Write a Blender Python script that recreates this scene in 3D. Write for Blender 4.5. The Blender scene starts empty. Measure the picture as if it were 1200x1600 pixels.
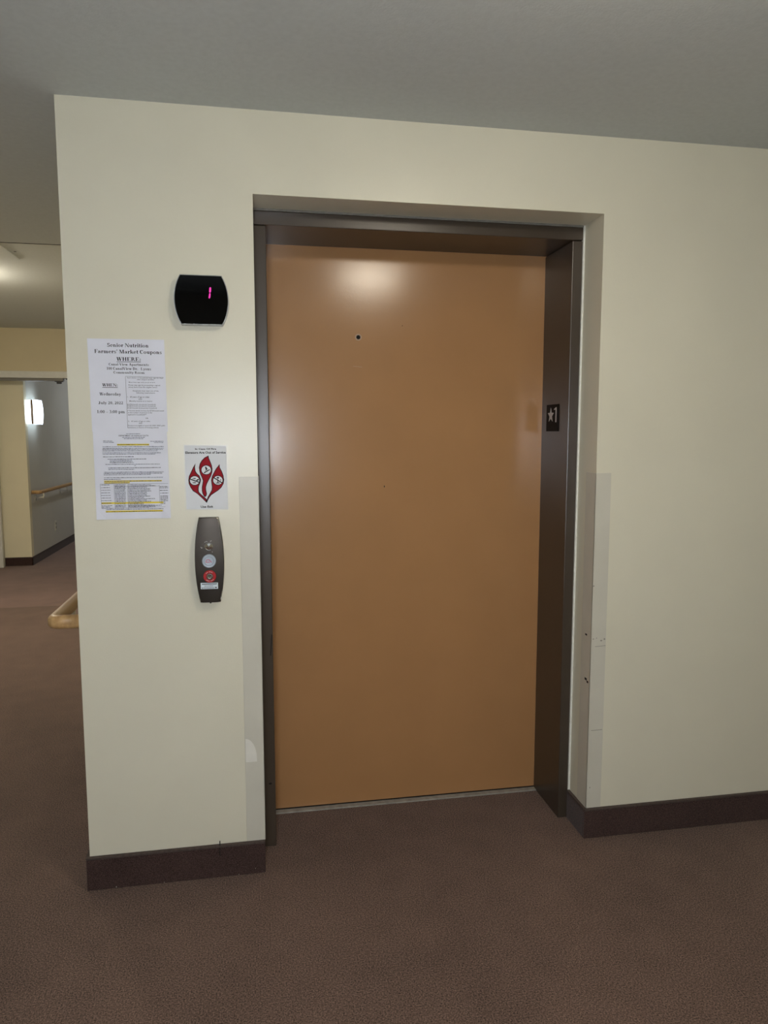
import bpy, bmesh, math, random
from mathutils import Vector, Matrix

random.seed(7)
scene = bpy.context.scene
C = scene.collection

# ------------------------------------------------------------------ camera
CAM = Vector((-0.0502, -2.3263, 1.4644))
YAW, PITCH, ROLL, FPX = 0.1769, 0.1076, -0.0007, 1128.156
cam_data = bpy.data.cameras.new('camera')
cam_data.sensor_fit = 'VERTICAL'
cam_data.sensor_height = 32.0
cam_data.lens = FPX / 1600.0 * 32.0
cam_data.clip_start = 0.02
cam = bpy.data.objects.new('camera', cam_data)
C.objects.link(cam)
fw = Vector((math.sin(YAW) * math.cos(PITCH), math.cos(YAW) * math.cos(PITCH), -math.sin(PITCH)))
rt = Vector((math.cos(YAW), -math.sin(YAW), 0))
up = rt.cross(fw)
r2 = rt * math.cos(ROLL) + up * math.sin(ROLL)
u2 = -rt * math.sin(ROLL) + up * math.cos(ROLL)
M = Matrix((r2, u2, -fw)).transposed().to_4x4()
M.translation = CAM
cam.matrix_world = M
scene.camera = cam

# ------------------------------------------------------------------ world, exposure and the lamps' strengths
world = bpy.data.worlds.new('world')
scene.world = world
world.use_nodes = True
world.node_tree.nodes['Background'].inputs[0].default_value = (0.9, 0.95, 1.0, 1)
world.node_tree.nodes['Background'].inputs[1].default_value = 0.02
scene.view_settings.view_transform = 'Standard'
scene.view_settings.look = 'None'
scene.view_settings.gamma = 1.0
scene.view_settings.use_curve_mapping = False
scene.view_settings.exposure = 0.0
CORRIDOR_FILL = 34.0     # added fill lamp out of view, lifts the grey corridor wall
SIDE_FILL = 7.0         # added fill lamp out of view, brightens the low ceiling and left floor
SCONCE_BULB = 9.0
LOBBY_LAMP = 42.0        # glowing glass of the lobby ceiling lamp
HALL_LAMP = 146.0         # glowing glass of the hall ceiling lamp
HALL_SCONCE = 5.0       # wall sconce in the corridor past the doorway
FLASH_FILL = 94.0       # sconce added behind the camera, standing in for a phone flash

# ------------------------------------------------------------------ measures (metres)
XL = -0.598                      # left corner of the elevator wall
X1, X2 = -0.0404, 1.1107         # opening in that wall
ZC = 2.4364                      # lobby ceiling
ZO = 2.1923                      # head of the opening
D1, D2 = 0.1414, 0.386           # face of the metal frame, face of the door
DW = 1.0668                      # clear width of the door
ZH = 2.1424                      # underside of the frame's header
ZB = 0.1127                      # carpet base height
YS = 1.759                       # where the low ceiling ends
ZC2 = 2.582                      # hall ceiling
YD = 6.03                        # wall with the doorway at the end of the hall
XG = -2.53                       # corridor wall with the sconce

# ------------------------------------------------------------------ materials
def lin(c):
    def f(v):
        v /= 255.0
        return v / 12.92 if v <= 0.04045 else ((v + 0.055) / 1.055) ** 2.4
    return (f(c[0]), f(c[1]), f(c[2]), 1.0)

def new_mat(name):
    m = bpy.data.materials.new(name)
    m.use_nodes = True
    nt = m.node_tree
    return m, nt, nt.nodes['Principled BSDF']

def plain(name, rgb, rough=0.5, metal=0.0, spec=0.5, noise=0.04, scale=30.0, bump=0.0, bscale=300.0, coat=0.0, rvar=0.0):
    """a procedural paint/metal/plastic: base colour with slight mottling, optional fine relief"""
    m, nt, b = new_mat(name)
    N, L = nt.nodes, nt.links
    b.inputs['Roughness'].default_value = rough
    b.inputs['Metallic'].default_value = metal
    b.inputs['Specular IOR Level'].default_value = spec
    b.inputs['Coat Weight'].default_value = coat
    tc = N.new('ShaderNodeTexCoord')
    n = N.new('ShaderNodeTexNoise')
    n.inputs['Scale'].default_value = scale
    n.inputs['Detail'].default_value = 4
    L.new(tc.outputs['Object'], n.inputs['Vector'])
    r = N.new('ShaderNodeValToRGB')
    c = lin(rgb)
    r.color_ramp.elements[0].position = 0.3
    r.color_ramp.elements[1].position = 0.7
    r.color_ramp.elements[0].color = tuple(v * (1 - noise) for v in c[:3]) + (1,)
    r.color_ramp.elements[1].color = tuple(min(1, v * (1 + noise)) for v in c[:3]) + (1,)
    L.new(n.outputs['Fac'], r.inputs['Fac'])
    L.new(r.outputs['Color'], b.inputs['Base Color'])
    if rvar:
        mr = N.new('ShaderNodeMapRange')
        mr.inputs['To Min'].default_value = rough - rvar
        mr.inputs['To Max'].default_value = rough + rvar
        L.new(n.outputs['Fac'], mr.inputs['Value'])
        L.new(mr.outputs['Result'], b.inputs['Roughness'])
    if bump:
        n2 = N.new('ShaderNodeTexNoise')
        n2.inputs['Scale'].default_value = bscale
        n2.inputs['Detail'].default_value = 3
        L.new(tc.outputs['Object'], n2.inputs['Vector'])
        bp = N.new('ShaderNodeBump')
        bp.inputs['Strength'].default_value = bump
        bp.inputs['Distance'].default_value = 0.002
        L.new(n2.outputs['Fac'], bp.inputs['Height'])
        L.new(bp.outputs['Normal'], b.inputs['Normal'])
    return m

def glow(name, rgb, strength):
    m, nt, b = new_mat(name)
    b.inputs['Base Color'].default_value = lin(rgb) if strength > 2 else (0.02, 0.01, 0.02, 1)
    b.inputs['Emission Color'].default_value = lin(rgb)
    b.inputs['Emission Strength'].default_value = strength
    b.inputs['Roughness'].default_value = 0.3
    return m

def carpet(name, dark, light, thread=230.0):
    m, nt, b = new_mat(name)
    N, L = nt.nodes, nt.links
    b.inputs['Roughness'].default_value = 0.95
    b.inputs['Specular IOR Level'].default_value = 0.1
    b.inputs['Sheen Weight'].default_value = 0.15
    tc = N.new('ShaderNodeTexCoord')
    fine = N.new('ShaderNodeTexNoise'); fine.inputs['Scale'].default_value = thread; fine.inputs['Detail'].default_value = 3
    fine.inputs['Roughness'].default_value = 0.7
    mid = N.new('ShaderNodeTexNoise'); mid.inputs['Scale'].default_value = 9.0; mid.inputs['Detail'].default_value = 5
    big = N.new('ShaderNodeTexNoise'); big.inputs['Scale'].default_value = 1.6; big.inputs['Detail'].default_value = 3
    for n in (fine, mid, big):
        L.new(tc.outputs['Object'], n.inputs['Vector'])
    a1 = N.new('ShaderNodeMath'); a1.operation = 'MULTIPLY_ADD'
    L.new(mid.outputs['Fac'], a1.inputs[0]); a1.inputs[1].default_value = 0.08
    L.new(fine.outputs['Fac'], a1.inputs[2])
    a2 = N.new('ShaderNodeMath'); a2.operation = 'MULTIPLY_ADD'
    L.new(big.outputs['Fac'], a2.inputs[0]); a2.inputs[1].default_value = 0.14
    L.new(a1.outputs[0], a2.inputs[2])
    r = N.new('ShaderNodeValToRGB')
    r.color_ramp.elements[0].position = 0.45
    r.color_ramp.elements[1].position = 0.82
    r.color_ramp.elements[0].color = lin(dark)
    r.color_ramp.elements[1].color = lin(light)
    L.new(a2.outputs[0], r.inputs['Fac'])
    L.new(r.outputs['Color'], b.inputs['Base Color'])
    bp = N.new('ShaderNodeBump'); bp.inputs['Strength'].default_value = 0.35; bp.inputs['Distance'].default_value = 0.002
    L.new(fine.outputs['Fac'], bp.inputs['Height'])
    L.new(bp.outputs['Normal'], b.inputs['Normal'])
    return m

def wood(name, c0, c1):
    m, nt, b = new_mat(name)
    N, L = nt.nodes, nt.links
    b.inputs['Roughness'].default_value = 0.4
    tc = N.new('ShaderNodeTexCoord')
    mp = N.new('ShaderNodeMapping'); mp.inputs['Scale'].default_value = (60, 4, 60)
    n = N.new('ShaderNodeTexNoise'); n.inputs['Scale'].default_value = 1.0; n.inputs['Detail'].default_value = 6
    L.new(tc.outputs['Object'], mp.inputs['Vector']); L.new(mp.outputs['Vector'], n.inputs['Vector'])
    r = N.new('ShaderNodeValToRGB')
    r.color_ramp.elements[0].position = 0.3; r.color_ramp.elements[1].position = 0.7
    r.color_ramp.elements[0].color = lin(c0); r.color_ramp.elements[1].color = lin(c1)
    L.new(n.outputs['Fac'], r.inputs['Fac']); L.new(r.outputs['Color'], b.inputs['Base Color'])
    return m

MAT = {
    'wall': plain('cream_wall_paint', (221, 217, 197), 0.31, noise=0.025, scale=3.0, bump=0.12, bscale=220, spec=0.4),
    'hall_wall': plain('hall_wall_paint', (232, 224, 194), 0.5, noise=0.03, scale=3.0, bump=0.1, bscale=220, spec=0.35),
    'header_wall': plain('dimmed_header_paint', (210, 197, 162), 0.5, noise=0.03, scale=3.0, bump=0.1, bscale=220, spec=0.35),  # hall wall paint darkened, stands in for weaker light on the header
    'far_wall': plain('corridor_wall_paint', (206, 204, 192), 0.45, noise=0.03, scale=3.0, bump=0.1, bscale=220, spec=0.35),
    'ceiling': plain('white_ceiling_paint', (205, 209, 206), 0.9, noise=0.03, scale=60.0, bump=0.25, bscale=160, spec=0.2),
    'carpet': carpet('brown_carpet', (42, 32, 27), (144, 117, 103)),
    'carpet_hall': carpet('reddish_brown_carpet', (72, 55, 50), (164, 135, 124)),
    'base': carpet('carpet_base', (22, 15, 14), (96, 74, 69), 420.0),
    'binding': plain('base_binding', (72, 60, 54), 0.8, noise=0.25, scale=90, bump=0.5, bscale=500),
    'frame': plain('bronze_frame_paint', (66, 57, 48), 0.30, noise=0.04, scale=8, bump=0.05, bscale=260),
    'door': plain('tan_door_enamel', (170, 127, 85), 0.195, noise=0.03, scale=5.0, bump=0.05, bscale=240, spec=0.5),
    'dark': plain('dark_gap', (10, 9, 8), 0.9),
    'caulk': plain('white_caulk', (225, 226, 218), 0.6, noise=0.06, scale=60),
    'grey_caulk': plain('grey_caulk', (116, 113, 106), 0.6, noise=0.15, scale=60),
    'guard': plain('corner_guard_vinyl', (206, 203, 189), 0.35, noise=0.03, scale=8, spec=0.4),
    'scuff': plain('grey_scuff', (150, 146, 134), 0.8),
    'escutcheon': plain('tan_ring', (168, 138, 108), 0.4),
    'door_scratch': plain('door_scratch', (172, 138, 104), 0.4),
    'pale': plain('pale_tone', (228, 226, 216), 0.4),  # lighter tone of the half-round patch on the left guard
    'sill': plain('aluminium_sill', (158, 155, 147), 0.5, metal=0.25, noise=0.2, scale=40),
    'chrome': plain('chrome', (225, 225, 225), 0.12, metal=1.0, noise=0.02),
    'rim': plain('satin_silver_rim', (150, 150, 148), 0.3, metal=1.0, noise=0.04),
    'station_rim': plain('polished_bronze_edge', (128, 124, 116), 0.25, metal=1.0, noise=0.04),
    'black_glass': plain('black_display_glass', (3, 3, 4), 0.05, noise=0.1, spec=0.12),
    'station': plain('dark_bronze_metal', (58, 53, 48), 0.4, metal=0.8, noise=0.15, scale=18),
    'button': plain('pale_blue_grey_plastic', (172, 184, 196), 0.35),
    'button_cap': plain('grey_button_cap', (142, 150, 168), 0.35),
    'red': plain('red_enamel', (176, 34, 38), 0.5, spec=0.25),
    'red_mark': plain('red_arrow_mark', (196, 92, 116), 0.5),
    'sticker': plain('white_label_film', (216, 228, 236), 0.5),
    'paper': plain('white_paper', (226, 228, 238), 0.7, noise=0.02, scale=14),
    'laminate': plain('laminated_paper', (220, 223, 226), 0.5, spec=0.25, noise=0.02, scale=20),
    'clear_edge': plain('clear_laminate_edge', (218, 215, 198), 0.3, spec=0.4, noise=0.02),
    'ink': plain('black_ink', (16, 15, 20), 0.7, spec=0.15),
    'grey_ink': plain('grey_ink', (62, 62, 72), 0.7, spec=0.15),
    'marker': plain('yellow_highlighter', (236, 212, 70), 0.6, spec=0.2),
    'flame': plain('dark_red_print', (146, 22, 34), 0.6, spec=0.12),
    'plate': plain('black_sign_plastic', (6, 6, 7), 0.6, spec=0.15),
    'plate_mark': plain('silver_sign_mark', (186, 182, 182), 0.5),
    'wood': wood('maple_wood', (178, 140, 92), (206, 168, 116)),
    'trim_white': plain('white_trim_paint', (214, 214, 206), 0.4),
    'trim_grey': plain('grey_metal_stop', (120, 118, 110), 0.4),
    'black_metal': plain('black_metal', (20, 20, 20), 0.4),
    'outlet': plain('ivory_outlet_plastic', (222, 218, 200), 0.4),
    'lamp_base': plain('white_lamp_metal', (210, 210, 205), 0.4),
    'lamp_glass': glow('lobby_lamp_glass', (255, 243, 222), LOBBY_LAMP),
    'hall_glass': glow('hall_lamp_glass', (255, 242, 220), HALL_LAMP),
    'sconce_glass': glow('sconce_glass', (226, 240, 255), HALL_SCONCE),
    'flash_fill_glass': glow('flash_fill_glass', (236, 243, 255), FLASH_FILL),
    'side_fill': glow('side_fill_glass', (255, 242, 220), SIDE_FILL),
    'corridor_fill': glow('corridor_fill_glass', (240, 244, 255), CORRIDOR_FILL),
    'bulb': glow('sconce_bulb', (215, 235, 255), SCONCE_BULB),
    'bronze': plain('brown_bronze_post', (120, 96, 66), 0.5),
    'led': glow('magenta_segment', (255, 42, 182), 0.95),
    'joint': plain('dark_joint', (52, 48, 42), 0.8),
}

# ------------------------------------------------------------------ helpers
def link(name, me, mat, parent=None):
    o = bpy.data.objects.new(name, me)
    C.objects.link(o)
    me.materials.append(MAT[mat] if isinstance(mat, str) else mat)
    if parent:
        o.parent = parent
    return o

def from_bm(name, bm, mat, parent=None, smooth=False):
    bmesh.ops.recalc_face_normals(bm, faces=bm.faces)
    me = bpy.data.meshes.new(name)
    bm.to_mesh(me); bm.free()
    if smooth:
        for p in me.polygons:
            p.use_smooth = True
    return link(name, me, mat, parent)

def add_box(bm, x0, x1, y0, y1, z0, z1, bev=0.0):
    t = bmesh.new()
    bmesh.ops.create_cube(t, size=1.0)
    for v in t.verts:
        v.co = Vector(((x0 + x1) / 2 + v.co.x * (x1 - x0), (y0 + y1) / 2 + v.co.y * (y1 - y0), (z0 + z1) / 2 + v.co.z * (z1 - z0)))
    if bev:
        bmesh.ops.bevel(t, geom=t.edges[:], offset=bev, segments=2, affect='EDGES', profile=0.5)
    me = bpy.data.meshes.new('tmp'); t.to_mesh(me); t.free()
    bm.from_mesh(me); bpy.data.meshes.remove(me)

def box(name, mat, x0, x1, y0, y1, z0, z1, parent=None, bev=0.0):
    bm = bmesh.new(); add_box(bm, x0, x1, y0, y1, z0, z1, bev)
    return from_bm(name, bm, mat, parent)

def add_prism(bm, poly, y0, y1):
    """poly of (x, z); a solid between y0 (back) and y1 (front)"""
    a = [bm.verts.new((x, y0, z)) for x, z in poly]
    b = [bm.verts.new((x, y1, z)) for x, z in poly]
    n = len(poly)
    bm.faces.new(a); bm.faces.new(b)
    for i in range(n):
        j = (i + 1) % n
        bm.faces.new((a[i], a[j], b[j], b[i]))

def prism(name, mat, poly, y0, y1, parent=None, bev=0.0):
    bm = bmesh.new(); add_prism(bm, poly, y0, y1)
    if bev:
        ed = [e for e in bm.edges if abs(e.verts[0].co.y - y1) < 1e-7 and abs(e.verts[1].co.y - y1) < 1e-7]
        bmesh.ops.bevel(bm, geom=ed, offset=bev, segments=2, affect='EDGES', profile=0.5)
    return from_bm(name, bm, mat, parent)

def circle(cx, cz, r, n=32, rz=None):
    rz = rz or r
    return [(cx + r * math.cos(2 * math.pi * i / n), cz + rz * math.sin(2 * math.pi * i / n)) for i in range(n)]

def add_bar(bm, p, q, w, y0, y1):
    """flat bar from p to q (x, z) of width w"""
    d = Vector((q[0] - p[0], q[1] - p[1])); d.normalize(); n = Vector((-d.y, d.x)) * w / 2
    add_prism(bm, [(p[0] + n.x, p[1] + n.y), (p[0] - n.x, p[1] - n.y), (q[0] - n.x, q[1] - n.y), (q[0] + n.x, q[1] + n.y)], y0, y1)

def add_ring(bm, cx, cz, r0, r1, y0, y1, n=32):
    o, i_ = circle(cx, cz, r1, n), circle(cx, cz, r0, n)
    V = lambda pts, y: [bm.verts.new((x, y, z)) for x, z in pts]
    ob, of, ib, if_ = V(o, y0), V(o, y1), V(i_, y0), V(i_, y1)
    for k in range(n):
        j = (k + 1) % n
        bm.faces.new((of[k], of[j], if_[j], if_[k]))
        bm.faces.new((ob[k], ob[j], of[j], of[k]))
        bm.faces.new((ib[k], ib[j], if_[j], if_[k]))

def arc_pts(p, m, q, n=14):
    """points on the circle through p, m, q, from p to q"""
    ax, ay = p; bx, by = m; cx, cy = q
    d = 2 * (ax * (by - cy) + bx * (cy - ay) + cx * (ay - by))
    ux = ((ax * ax + ay * ay) * (by - cy) + (bx * bx + by * by) * (cy - ay) + (cx * cx + cy * cy) * (ay - by)) / d
    uy = ((ax * ax + ay * ay) * (cx - bx) + (bx * bx + by * by) * (ax - cx) + (cx * cx + cy * cy) * (bx - ax)) / d
    r = math.hypot(ax - ux, ay - uy)
    a0, a1 = math.atan2(ay - uy, ax - ux), math.atan2(cy - uy, cx - ux)
    while a1 - a0 > math.pi: a1 -= 2 * math.pi
    while a1 - a0 < -math.pi: a1 += 2 * math.pi
    return [(ux + r * math.cos(a0 + (a1 - a0) * i / n), uy + r * math.sin(a0 + (a1 - a0) * i / n)) for i in range(n + 1)]

def inset(poly, d):
    """shift every corner inwards by d (poly counter-clockwise or clockwise alike)"""
    n = len(poly)
    area = sum(poly[i][0] * poly[(i + 1) % n][1] - poly[(i + 1) % n][0] * poly[i][1] for i in range(n))
    s = 1 if area > 0 else -1
    out = []
    for i in range(n):
        p0, p1, p2 = Vector(poly[i - 1]), Vector(poly[i]), Vector(poly[(i + 1) % n])
        e1, e2 = (p1 - p0).normalized(), (p2 - p1).normalized()
        n1, n2 = Vector((-e1.y, e1.x)) * s, Vector((-e2.y, e2.x)) * s
        b = n1 + n2
        b = n1 if b.length < 1e-6 else b.normalized()
        k = min(2.5, 1 / max(0.2, b.dot(n1)))
        out.append(tuple(p1 + b * d * k))
    return out

def text_into(bm, s, x0, x1, z, cap, y, bold=0.0):
    """a line of lettering on a wall plane facing -y, fitted between x0 and x1, capitals cap high"""
    cu = bpy.data.curves.new('t', 'FONT'); cu.body = s; cu.size = 1.0; cu.offset = bold; cu.resolution_u = 2
    o = bpy.data.objects.new('t', cu); C.objects.link(o)
    me = bpy.data.meshes.new_from_object(o)
    bpy.data.objects.remove(o); bpy.data.curves.remove(cu)
    xs = [v.co.x for v in me.vertices]
    if not xs:
        return
    a, b = min(xs), max(xs)
    sx = (x1 - x0) / (b - a); sz = cap / 0.70
    for v in me.vertices:
        v.co = Vector((x0 + (v.co.x - a) * sx, y, z + v.co.y * sz))
    bm.from_mesh(me); bpy.data.meshes.remove(me)

def tag(o, label, cat=None, group=None, kind=None):
    o['label'] = label
    if cat: o['category'] = cat
    if group: o['group'] = group
    if kind: o['kind'] = kind
    return o

def struct(o, label=None):
    o['kind'] = 'structure'
    if label: o['label'] = label
    return o

def thing(name, label, cat, loc=(0, 0, 0), group=None):
    o = bpy.data.objects.new(name, None); C.objects.link(o)
    o.location = loc; o.empty_display_size = 0.05
    bpy.context.view_layer.update()
    return tag(o, label, cat, group)

def adopt(root):
    """parts were modelled in world coordinates: keep them there under a root that has its own location"""
    off = Matrix.Translation(-Vector(root.location))
    for ch in root.children:
        ch.data.transform(off)
        for g in ch.children:
            g.data.transform(off)

# ------------------------------------------------------------------ a bold roman letter set (cap height 1) for the headings
def roman(ch):
    """flat polygons of a letter and its advance"""
    P = []
    def R(x0, x1, z0, z1): P.append([(x0, z0), (x1, z0), (x1, z1), (x0, z1)])
    def Q(xa, za, xb, zb, w): P.append([(xa, za), (xa + w, za), (xb + w, zb), (xb, zb)])
    def E(cx, cz, rx, rz, a0=0, a1=360, tw=0.17, tn=0.06):
        n = max(4, int(abs(a1 - a0) / 20))
        for i in range(n):
            q = []
            for a, o in ((a0 + (a1 - a0) * i / n, 0), (a0 + (a1 - a0) * (i + 1) / n, 0), (a0 + (a1 - a0) * (i + 1) / n, 1), (a0 + (a1 - a0) * i / n, 1)):
                r = math.radians(a)
                q.append((cx + (rx - o * tw) * math.cos(r), cz + (rz - o * tn) * math.sin(r)))
            P.append(q)
    def dot(x, z, r): P.append([(x + r * math.cos(k * math.pi / 4), z + r * math.sin(k * math.pi / 4)) for k in range(8)])
    def stem(x, z0, z1, foot=True, head=True, w=0.19):
        R(x, x + w, z0, z1)
        if foot: R(x - 0.07, x + w + 0.07, z0, z0 + 0.05)
        if head: R(x - 0.07, x + w + (0.07 if z1 > 0.9 and head == 2 else 0), z1 - 0.05, z1)
    h = 0.66
    if ch == ' ': return P, 0.28
    if ch == 'i': stem(.08, 0, h); dot(.17, .88, .12); return P, .36
    if ch == 'l': stem(.08, 0, 1); return P, .36
    if ch == 'n': stem(.08, 0, h); E(.41, .38, .22, .28, 0, 150); stem(.44, 0, .4, head=False); return P, .76
    if ch == 'm': stem(.08, 0, h); E(.41, .38, .22, .28, 0, 150); stem(.44, 0, .4, head=False); E(.77, .38, .22, .28, 0, 150); stem(.80, 0, .4, head=False); return P, 1.12
    if ch == 'r': stem(.08, 0, h); E(.40, .40, .16, .26, 60, 160, .12, .08); dot(.44, .55, .1); return P, .54
    if ch == 'u': stem(.08, .25, h, foot=False); E(.30, .28, .22, .28, 180, 330); stem(.46, 0, h, foot=False); R(.46, .72, 0, .05); return P, .76
    if ch == 'o': E(.31, .33, .31, .34); return P, .68
    if ch == 'e': E(.30, .33, .30, .34, 0, 315, .18, .07); R(.12, .60, .33, .38); return P, .64
    if ch == 'c': E(.30, .33, .30, .34, 50, 315, .18, .07); dot(.46, .52, .09); return P, .6
    if ch == 'a': E(.24, .19, .24, .20, 40, 320, .16, .07); R(.36, .55, .06, .46); E(.30, .44, .25, .22, 0, 140, .18, .06); R(.5, .64, 0, .07); dot(.14, .5, .09); return P, .68
    if ch == 's': E(.24, .48, .22, .18, 20, 270, .15, .06); E(.24, .18, .24, .19, -160, 90, .15, .06); R(.38, .44, .44, .64); R(.02, .08, 0, .2); return P, .52
    if ch == 't': R(.1, .29, .12, .88); R(0, .42, .6, .66); E(.29, .14, .19, .15, 180, 320, .17, .08); return P, .46
    if ch == 'k': stem(.08, 0, 1); Q(.27, .26, .5, .62, .09); Q(.55, 0, .33, .4, .2); R(.42, .72, .61, .66); R(.5, .8, 0, .05); return P, .76
    if ch == 'p': stem(.08, -.28, h); E(.36, .33, .31, .34, -150, 150); return P, .72
    if ch == 'd': stem(.44, 0, 1, foot=False); R(.5, .72, 0, .05); E(.32, .33, .30, .34, 40, 320); return P, .74
    if ch == 'y': Q(.3, .02, .06, h, .2); Q(.2, -.25, .52, h, .07); R(0, .36, .61, .66); R(.44, .7, .61, .66); dot(.14, -.2, .1); return P, .7
    if ch == 'w': Q(.22, 0, .04, h, .18); Q(.3, 0, .46, h, .07); Q(.58, 0, .40, h, .18); Q(.66, 0, .82, h, .07); R(0, .32, .61, .66); R(.34, .62, .61, .66); R(.74, .98, .61, .66); return P, 1.0
    if ch == 'S': E(.33, .73, .28, .28, 20, 270, .19, .07); E(.33, .27, .31, .28, -160, 90, .19, .07); R(.54, .6, .68, .98); R(.03, .09, .02, .32); return P, .7
    if ch == 'N': stem(.09, 0, 1, w=.08); Q(.72, 0, .1, 1, .2); stem(.80, 0, 1, foot=False, head=2, w=.08); return P, 1.0
    if ch == 'F': stem(.09, 0, 1, w=.21); R(.09, .74, .93, 1); R(.68, .74, .72, 1); R(.2, .52, .48, .54); R(.48, .53, .38, .64); return P, .78
    if ch == 'M': stem(.09, 0, 1, w=.07); Q(.46, 0, .1, 1, .2); Q(.5, 0, .86, 1, .07); stem(.84, 0, 1, head=2, w=.21); return P, 1.2
    if ch == 'C': E(.40, .5, .40, .52, 45, 315, .22, .07); R(.66, .72, .68, 1.0); return P, .84
    if ch == 'W': Q(.28, 0, .06, 1, .22); Q(.36, 0, .6, 1, .07); Q(.76, 0, .52, 1, .22); Q(.84, 0, 1.1, 1, .07); R(0, .36, .94, 1); R(.46, .8, .94, 1); R(1.0, 1.26, .94, 1); return P, 1.28
    if ch == 'V': Q(.36, 0, .08, 1, .22); Q(.44, 0, .76, 1, .07); R(0, .4, .94, 1); R(.66, .94, .94, 1); return P, .96
    if ch == 'H': stem(.09, 0, 1, head=2, w=.21); stem(.64, 0, 1, head=2, w=.21); R(.2, .7, .47, .54); return P, 1.0
    if ch == 'E': stem(.09, 0, 1, w=.21); R(.09, .76, .93, 1); R(.70, .76, .74, 1); R(.2, .52, .48, .54); R(.48, .53, .38, .64); R(.09, .8, 0, .06); R(.74, .8, 0, .26); return P, .86
    if ch == 'R': stem(.09, 0, 1, w=.21); E(.36, .74, .34, .26, -90, 90, .2, .06); R(.2, .38, .94, 1); R(.2, .38, .48, .54); Q(.68, 0, .36, .5, .2); R(.66, .98, 0, .05); return P, .94
    if ch == 'A': Q(.62, 0, .36, 1, .24); Q(.08, 0, .42, 1, .07); R(.2, .7, .3, .36); R(0, .28, 0, .05); R(.54, .96, 0, .05); return P, .98
    if ch == 'D': stem(.09, 0, 1, w=.21); E(.36, .5, .5, .5, -90, 90, .22, .06); R(.2, .38, .94, 1); R(.2, .38, 0, .06); return P, .94
    if ch == 'L': stem(.09, 0, 1, head=2, w=.21); R(.09, .78, 0, .06); R(.72, .78, 0, .3); return P, .82
    if ch == 'J': R(.24, .45, .2, 1); R(.14, .54, .94, 1); E(.22, .2, .23, .22, 190, 360, .2, .07); dot(.1, .2, .1); return P, .6
    if ch == '0': E(.29, .5, .28, .51, 0, 360, .17, .06); return P, .62
    if ch == '1': R(.22, .42, 0, 1); R(.1, .54, 0, .05); Q(.08, .82, .3, 1, .1); return P, .62
    if ch == '2': E(.28, .73, .26, .28, -20, 160, .18, .08); Q(.04, .1, .34, .6, .17); R(.02, .54, 0, .15); R(.5, .56, 0, .26); return P, .62
    if ch == '3': E(.25, .75, .26, .26, -90, 150, .17, .07); E(.25, .27, .28, .28, -150, 90, .17, .07); return P, .6
    if ch == ':': dot(.16, .1, .11); dot(.16, .52, .11); return P, .32
    if ch == '.': dot(.14, .1, .11); return P, .3
    if ch == ',': dot(.14, .1, .11); Q(.06, -.16, .14, .08, .08); return P, .3
    if ch == '’': dot(.14, .9, .11); Q(.06, .66, .16, .9, .08); return P, .32
    if ch == '–': R(.02, .56, .27, .35); return P, .6
    R(.05, .5, 0, h); return P, .56

def serif_into(bm, s, x0, x1, z, cap, y):
    polys = []; x = 0.0
    for ch in s:
        P, adv = roman(ch)
        polys += [[(x + a, b) for a, b in p] for p in P]
        x += adv + 0.04
    xs = [a for p in polys for a, b in p]; lo, hi = min(xs), max(xs)
    k = (x1 - x0) / (hi - lo)
    for p in polys:
        bm.faces.new([bm.verts.new((x0 + (a - lo) * k, y, z + b * cap)) for a, b in p])

MAT['faint_ink'] = plain('faint_grey_ink', (98, 100, 112), 0.7, spec=0.15)

# ------------------------------------------------------------------ print measured on the wall (millimetres: x left, x right, z, cap height)
SHEET1 = [
   ('Senior Nutrition', -480, -361, 1726, 11),
   ('Farmers’ Market Coupons', -517, -323, 1707, 11),
   ('WHERE:', -455, -385, 1685, 11),
   ('Canal View Apartments', -478, -362, 1671, 7),
   ('100 CanalView Dr.   Lyons', -484, -356, 1658, 8),
   ('Community Room', -465, -375, 1647, 7),
   ('WHEN:', -499, -455, 1608, 9),
   ('Wednesday', -508, -446, 1581, 9),
   ('July 20, 2022', -512, -441, 1555, 8),
   ('1:00 – 3:00 pm', -517, -437, 1528, 9),
   ('Each Senior in household must sign for their', -426, -320, 1633, 4),
   ('own coupon booklet', -398, -348, 1628, 4),
   ('Must have sign with proof of NYS.', -422, -344, 1620, 3),
   ('Proxy may sign by presenting a signed', -423, -331, 1611, 4),
   ('proxy form from the eligible senior', -423, -339, 1605, 4),
   ('Recipients must meet one of the', -411, -336, 1594, 4),
   ('following requirements:', -401, -346, 1588, 4),
   ('1.   60 years of age or older', -428, -363, 1575, 5),
   ('AND', -396, -385, 1569, 4),
   ('Monthly income at or below:', -422, -355, 1563, 4),
   ('$2,096/month one-person household', -429, -346, 1553, 4),
   ('$2,823/month two-person household', -429, -346, 1548, 4),
   ('$3,551/month three-person household', -429, -343, 1542, 4),
   ('(**Income levels increase by $728/month based', -429, -322, 1534, 4),
   ('on the number of persons in the', -429, -357, 1528, 4),
   ('applicant’s household)**', -428, -374, 1522, 4),
   ('OR', -377, -369, 1511, 4),
   ('2.   60 years of age or older', -428, -363, 1502, 4),
   ('AND', -397, -387, 1496, 4),
   ('Receive or are eligible to receive SSI, SNAP, HEAP, public', -429, -320, 1489, 4),
   ('assistance or Section 8 housing subsidy', -429, -339, 1483, 4),
]
FIRE_TEXT = [('In Case Of Fire', -232, -168, 1416, 5), ('Elevators Are Out of Service', -262, -139, 1404, 7), ('Use Exit', -220, -182, 1234, 7)]
SHEET2_TEXT = [('DEPARTMENT OF AGING & YOUTH', -457, -370, 1458, 4), ('2022 SENIOR FARMERS’ MARKET COUPON PROGRAM', -462, -370, 1431, 3), ('OR', -415,
    -410, 1367, 3)]
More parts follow.
